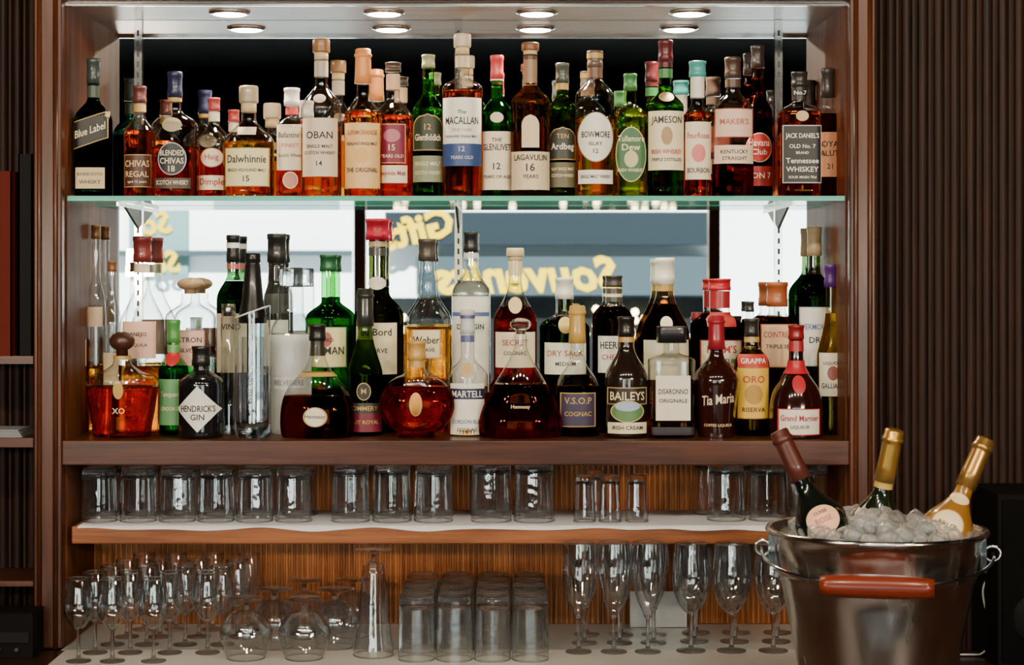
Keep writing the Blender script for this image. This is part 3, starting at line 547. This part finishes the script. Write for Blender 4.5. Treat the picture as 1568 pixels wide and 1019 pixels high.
wg=stem(.029,.075,[(.015,.08),(.029,.1),(.0365,.13),(.036,.165),(.031,.212)],.2)
for px in(1058,1120,1184): put('wine_glass',wg,PX(px,-.05),-.05,Z_CNT); put('wine_glass',wg,PX(px,.03)+.008,.045,Z_CNT); put('wine_glass',wg,PX(px,.1)+.014,.14,Z_CNT)
mb=MB(); mb.box(PX(965,.2),PX(1052,.2),.205,.207,Z_CNT,Z_CNT+.075,paint((.6,.6,.6),.6)); o=mb.obj('menu_card')
# ---------------------------------------------------------------- BUCKET
BY=-.62; bx=PX(1342,BY); R0=.176; RB=.112; BH=.318
SB,nt,out=newmat('polished_steel'); b=nt.nodes.new('ShaderNodeBsdfPrincipled'); b.inputs['Metallic'].default_value=1; b.inputs['Base Color'].default_value=(.74,.72,.68,1)
tc_=nt.nodes.new('ShaderNodeTexCoord'); no=nt.nodes.new('ShaderNodeTexNoise'); mp=nt.nodes.new('ShaderNodeMapping'); mp.inputs['Scale'].default_value=(30,30,3); no.inputs['Scale'].default_value=1.2; no.inputs['Detail'].default_value=3
nt.links.new(tc_.outputs['Object'],mp.inputs[0]); nt.links.new(mp.outputs[0],no.inputs[0])
mr=nt.nodes.new('ShaderNodeMapRange'); mr.inputs[1].default_value=.35; mr.inputs[2].default_value=.7; mr.inputs[3].default_value=.1; mr.inputs[4].default_value=.3; nt.links.new(no.outputs[0],mr.inputs[0]); nt.links.new(mr.outputs[0],b.inputs['Roughness'])
bp=nt.nodes.new('ShaderNodeBump'); bp.inputs['Strength'].default_value=.3; bp.inputs['Distance'].default_value=.004; nt.links.new(no.outputs[0],bp.inputs['Height']); nt.links.new(bp.outputs[0],b.inputs['Normal']); nt.links.new(b.outputs[0],out.inputs[0])
bk=empty('champagne_bucket',(bx,BY,Z_CNT)); bk.rotation_euler=(0,0,-.19)
mb=MB()
def rb(z): return RB+(R0-RB)*z/BH
pr=[(0,.004),(RB*.9,.004),(RB*.93,0),(RB,0),(RB+.001,.008)]+[(rb(z),z) for z in (.02,.06,.1,.15,.2,.235)]+[(rb(.24)+.003,.24),(rb(.245)+.003,.246),(rb(.25),.252),(rb(.28),.285),(R0-.002,BH-.012),(R0+.005,BH-.010),(R0+.008,BH-.005),(R0+.005,BH),(R0-.001,BH-.001),(R0-.004,BH-.01)]+[(rb(z)-.005,z) for z in(.27,.2,.1,.02)]+[(0,.015)]
mb.lathe(pr,SB,72,cap0=False,cap1=False)
mb.obj('body',(0,0,0),bk)
mb=MB()
for sx in(-1,1):
    xx=sx*(R0-.003)
    mb.box(min(xx-.006*sx,xx+.004*sx),max(xx-.006*sx,xx+.004*sx),-.016,.016,.25,.31,CHROME)
    tube(mb,[(sx*(R0-.002)+sx*.013*(1-math.cos(a)),-.004,.28+.012*math.sin(a)) for a in [math.pi*2*k/16 for k in range(17)]],.003,CHROME,8)
mb.obj('lugs',(0,0,0),bk)
mb=MB()
pts=[((R0+.012)*math.cos(a),-.004-(R0+.010)*max(0,math.sin(a))**.8,.28-.03*math.sin(a)) for a in [math.pi*k/40 for k in range(41)]]
tube(mb,pts,.0026,CHROME,10); mb.obj('bail_wire',(0,0,0),bk)
mb=MB(); GR=wood((.11,.013,.005),(.2,.03,.01),'X',rough=.3,name='grip_wood')
N=14; gp=[(-.088+.176*k/N,-.006-(R0+.010),.2495) for k in range(N+1)]
rr=[.014+.005*max(0,math.sin(math.pi*k/N))**.5 for k in range(N+1)]
tube(mb,gp,rr,GR,20); mb.obj('wooden_grip',(0,0,0),bk)
mb=MB(); ICE,nt,out=newmat('ice')
g=nt.nodes.new('ShaderNodeBsdfGlass'); g.inputs['IOR'].default_value=1.31; g.inputs['Roughness'].default_value=.05; g.inputs[0].default_value=(.97,.98,1,1)
d=nt.nodes.new('ShaderNodeBsdfDiffuse'); d.inputs[0].default_value=(.8,.82,.84,1); mx=nt.nodes.new('ShaderNodeMixShader'); mx.inputs[0].default_value=.2
tp=nt.nodes.new('ShaderNodeBsdfTransparent'); mx2=nt.nodes.new('ShaderNodeMixShader'); mx2.inputs[0].default_value=.2
nt.links.new(g.outputs[0],mx.inputs[1]); nt.links.new(d.outputs[0],mx.inputs[2]); nt.links.new(mx.outputs[0],mx2.inputs[1]); nt.links.new(tp.outputs[0],mx2.inputs[2]); nt.links.new(mx2.outputs[0],out.inputs[0])
for k in range(190):
    a=random.uniform(0,6.283); r=.15*math.sqrt(random.random()); z=BH-.026+.034*(1-(r/.158)**2)+random.uniform(-.012,.012)
    s=random.uniform(.011,.017)
    q=Quaternion((random.random()-.5,random.random()-.5,random.random()-.5,random.random()-.5)).normalized()
    vs=[];fs=[];m=6
    for i in range(m+1):
        th=math.pi*i/m
        for j in range(8):
            ph=2*math.pi*j/8; v=Vector((math.sin(th)*math.cos(ph),math.sin(th)*math.sin(ph),math.cos(th)))
            v=v/(sum(abs(t)**5 for t in v)**(1/5)); v=Vector((v.x*1.1,v.y,v.z*.85))*s; v=q@v
            vs.append((v.x+r*math.cos(a),v.y+r*math.sin(a),v.z+z))
    for i in range(m):
        for j in range(8): fs.append((i*8+j,i*8+(j+1)%8,(i+1)*8+(j+1)%8,(i+1)*8+j))
    mb.add(vs,fs,ICE)
mb.obj('ice_cubes',(0,0,0),bk)
mb=MB(); mb.lathe([(0,.02),(rb(.02)-.008,.02),(rb(.26)-.009,.262),(rb(.27)-.02,.272),(0,.285)],paint((.7,.73,.76),.6),40); mb.obj('crushed_ice',(0,0,0),bk)
def champ(top,base,y0,y1,liq,foil,labels,bands=(),gl=(.3,.5,.15),rot=0):
    Tp=Vector((PX(top[0],y0),y0,PZ(top[1],y0)))
    ln=.315; k=SC(y0)
    dv=Vector((base[0]-top[0],0,-(base[1]-top[1]))).normalized(); bs=Tp+dv*ln; bs.y=y1; d=(Tp-bs).normalized(); bs=Tp-d*ln
    class G:
        span=ln/k
        def __call__(s,p): return 1-p*k/ln
    fr=G()
    mb=build_bottle('champagne_bottle',.088,ln,fr,liq,.9 if liq[0]!='paint' else 0,foil,labels,bands,gl=gl,nr=.33,cb=fr(82),nk=fr(88),sh=fr(150),capkind='foil',p=.85,cw=.36)
    o=mb.obj('champagne_bottle',bs); o.rotation_mode='QUATERNION'; o.rotation_quaternion=Vector((0,0,1)).rotation_difference(d)@Quaternion((0,0,1),rot); return o
champ((1192,660),(1252,796),-.60,-.66,('paint',(.004,.006,.004)),((.07,.012,.008),.4),[('oval',128,172,.62,(.78,.42,.28),{'bd':(.7,.5,.3),'tx':[('ROSE',150,8,(.4,.1,.08)),('CUVEE',138,5,INK)]})],rot=.0)
champ((1370,658),(1346,796),-.60,-.56,('paint',(.005,.01,.004)),((.5,.29,.06),.3,.8),[('rect',128,180,.85,(.78,.62,.34),{'tx':[('BRUT',142,11,INK)]})],bands=[(78,92,(.5,.33,.08),.0012)],rot=-.15)
champ((1510,672),(1446,808),-.62,-.66,('paint',(.25,.115,.018),.2),((.42,.23,.06),.3,.8),[('oval',125,175,.6,(.78,.64,.4),{'bd':(.5,.3,.1),'tx':[('BRUT',150,8,INK)]}),('oval',95,112,.35,(.75,.55,.3))],rot=-.3)
# ---------------------------------------------------------------- STREET (seen in the mirror)
FY=-14.; FD=18.25
def FX(px): return (px-784)/2885*FD
def FZ(py): return CZ-(py-430)/2885*FD
boxobj('ground_street',-14,14,-15,RY-.15,-.12,-.02,paint((.4,.42,.44),.8))
boxobj('shop_facade',-12,12,FY-.3,FY,-.1,7,paint((.7,.82,.84),.8))
mb=MB(); SG1=paint((.010,.018,.024),.9); SG2=paint((.03,.05,.06),.9); DKG=paint((.006,.009,.01),.9)
g0=FY+.002
mb.box(FX(592),FX(1086),g0,FY+.25,FZ(376),FZ(326),SG1)
mb.box(FX(640),FX(1086),g0,FY+.35,FZ(452),FZ(394),SG2)
mb.box(FX(560),FX(1086),g0,FY+.08,-.02,FZ(456),DKG)
mb.box(FX(200),FX(290),g0,FY+.08,FZ(420),FZ(322),paint((.1,.2,.2),.7))
mb.box(FX(330),FX(520),g0,FY+.1,FZ(600),FZ(480),paint((.25,.35,.38),.7))
mb.box(FX(180),FX(540),g0,FY+.2,FZ(392),FZ(384),SG2)
YEL=paint((.5,.36,.0),.8)
def stext(s,px,py,hp,sl,y):
    vs,fs,asp=textgeo(s,.035); h=hp/2885*FD
    mb.add([(FX(px)-a*h+b*h*-.25,y,FZ(py)+b*h-a*h*sl) for a,b in vs],fs,YEL,False)
stext('Souvenirs',805,422,54,.02,FY+.36); stext('Gifts',640,352,44,.25,FY+.27); stext('So',240,342,36,.1,FY+.1); stext('So',258,402,34,.1,FY+.22)
mb.obj('souvenir_shopfront')
mb=MB(); be=emis((1,.8,.45),22,'bulb')
for k in range(34):
    cx=FX(random.uniform(580,1070)); cz=FZ(random.uniform(462,540)); r=.035
    mb.lathe([(0,cz-r),(r*.7,cz-r*.7),(r,cz),(r*.7,cz+r*.7),(0,cz+r)],be,10,cx=cx,cy=FY+.14)
mb.obj('string_lights')
# ---------------------------------------------------------------- LIGHTS
w=bpy.data.worlds.new('World'); sc.world=w; w.use_nodes=True; nt=w.node_tree; bg=nt.nodes['Background']; bg.inputs[0].default_value=(.76,.88,1,1); bg.inputs[1].default_value=.9
def light(name,kind,loc,energy,color,target=None,**k):
    l=bpy.data.lights.new(name,kind); l.energy=energy; l.color=color
    for a,b in k.items(): setattr(l,a,b)
    o=bpy.data.objects.new(name,l); o.location=loc; col.objects.link(o)
    if target: o.rotation_euler=(Vector(target)-Vector(loc)).to_track_quat('-Z','Y').to_euler()
    return o
light('sun','SUN',(0,5,10),30,(1,.97,.9)).rotation_euler=(math.radians(-50),0,0)
for x in(-1.3,-.65,0,.65,1.3): light('track_spot_lamp','AREA',(x,-2.2,2.78),14,(1,.84,.63),(x*.8,.1,1.5),size=.09)
for x in(-1.75,-1.35,1.35,1.75): light('side_fill_light','AREA',(x,-2.6,1.72),13,(1,.78,.54),(x*.2,.1,1.0),size=.1)  # unseen fill lights, added to brighten the lower niches and put glints on glass
# ---------------------------------------------------------------- CAMERA
cam=bpy.data.cameras.new('Camera'); co=bpy.data.objects.new('Camera',cam); col.objects.link(co)
co.location=(0,-D,CZ); co.rotation_euler=(math.radians(90),0,0)
cam.sensor_width=36; cam.lens=36*2885/1568; cam.shift_y=-79.5/1568
cam.dof.use_dof=True; cam.dof.focus_distance=3.8; cam.dof.aperture_fstop=8
sc.camera=co
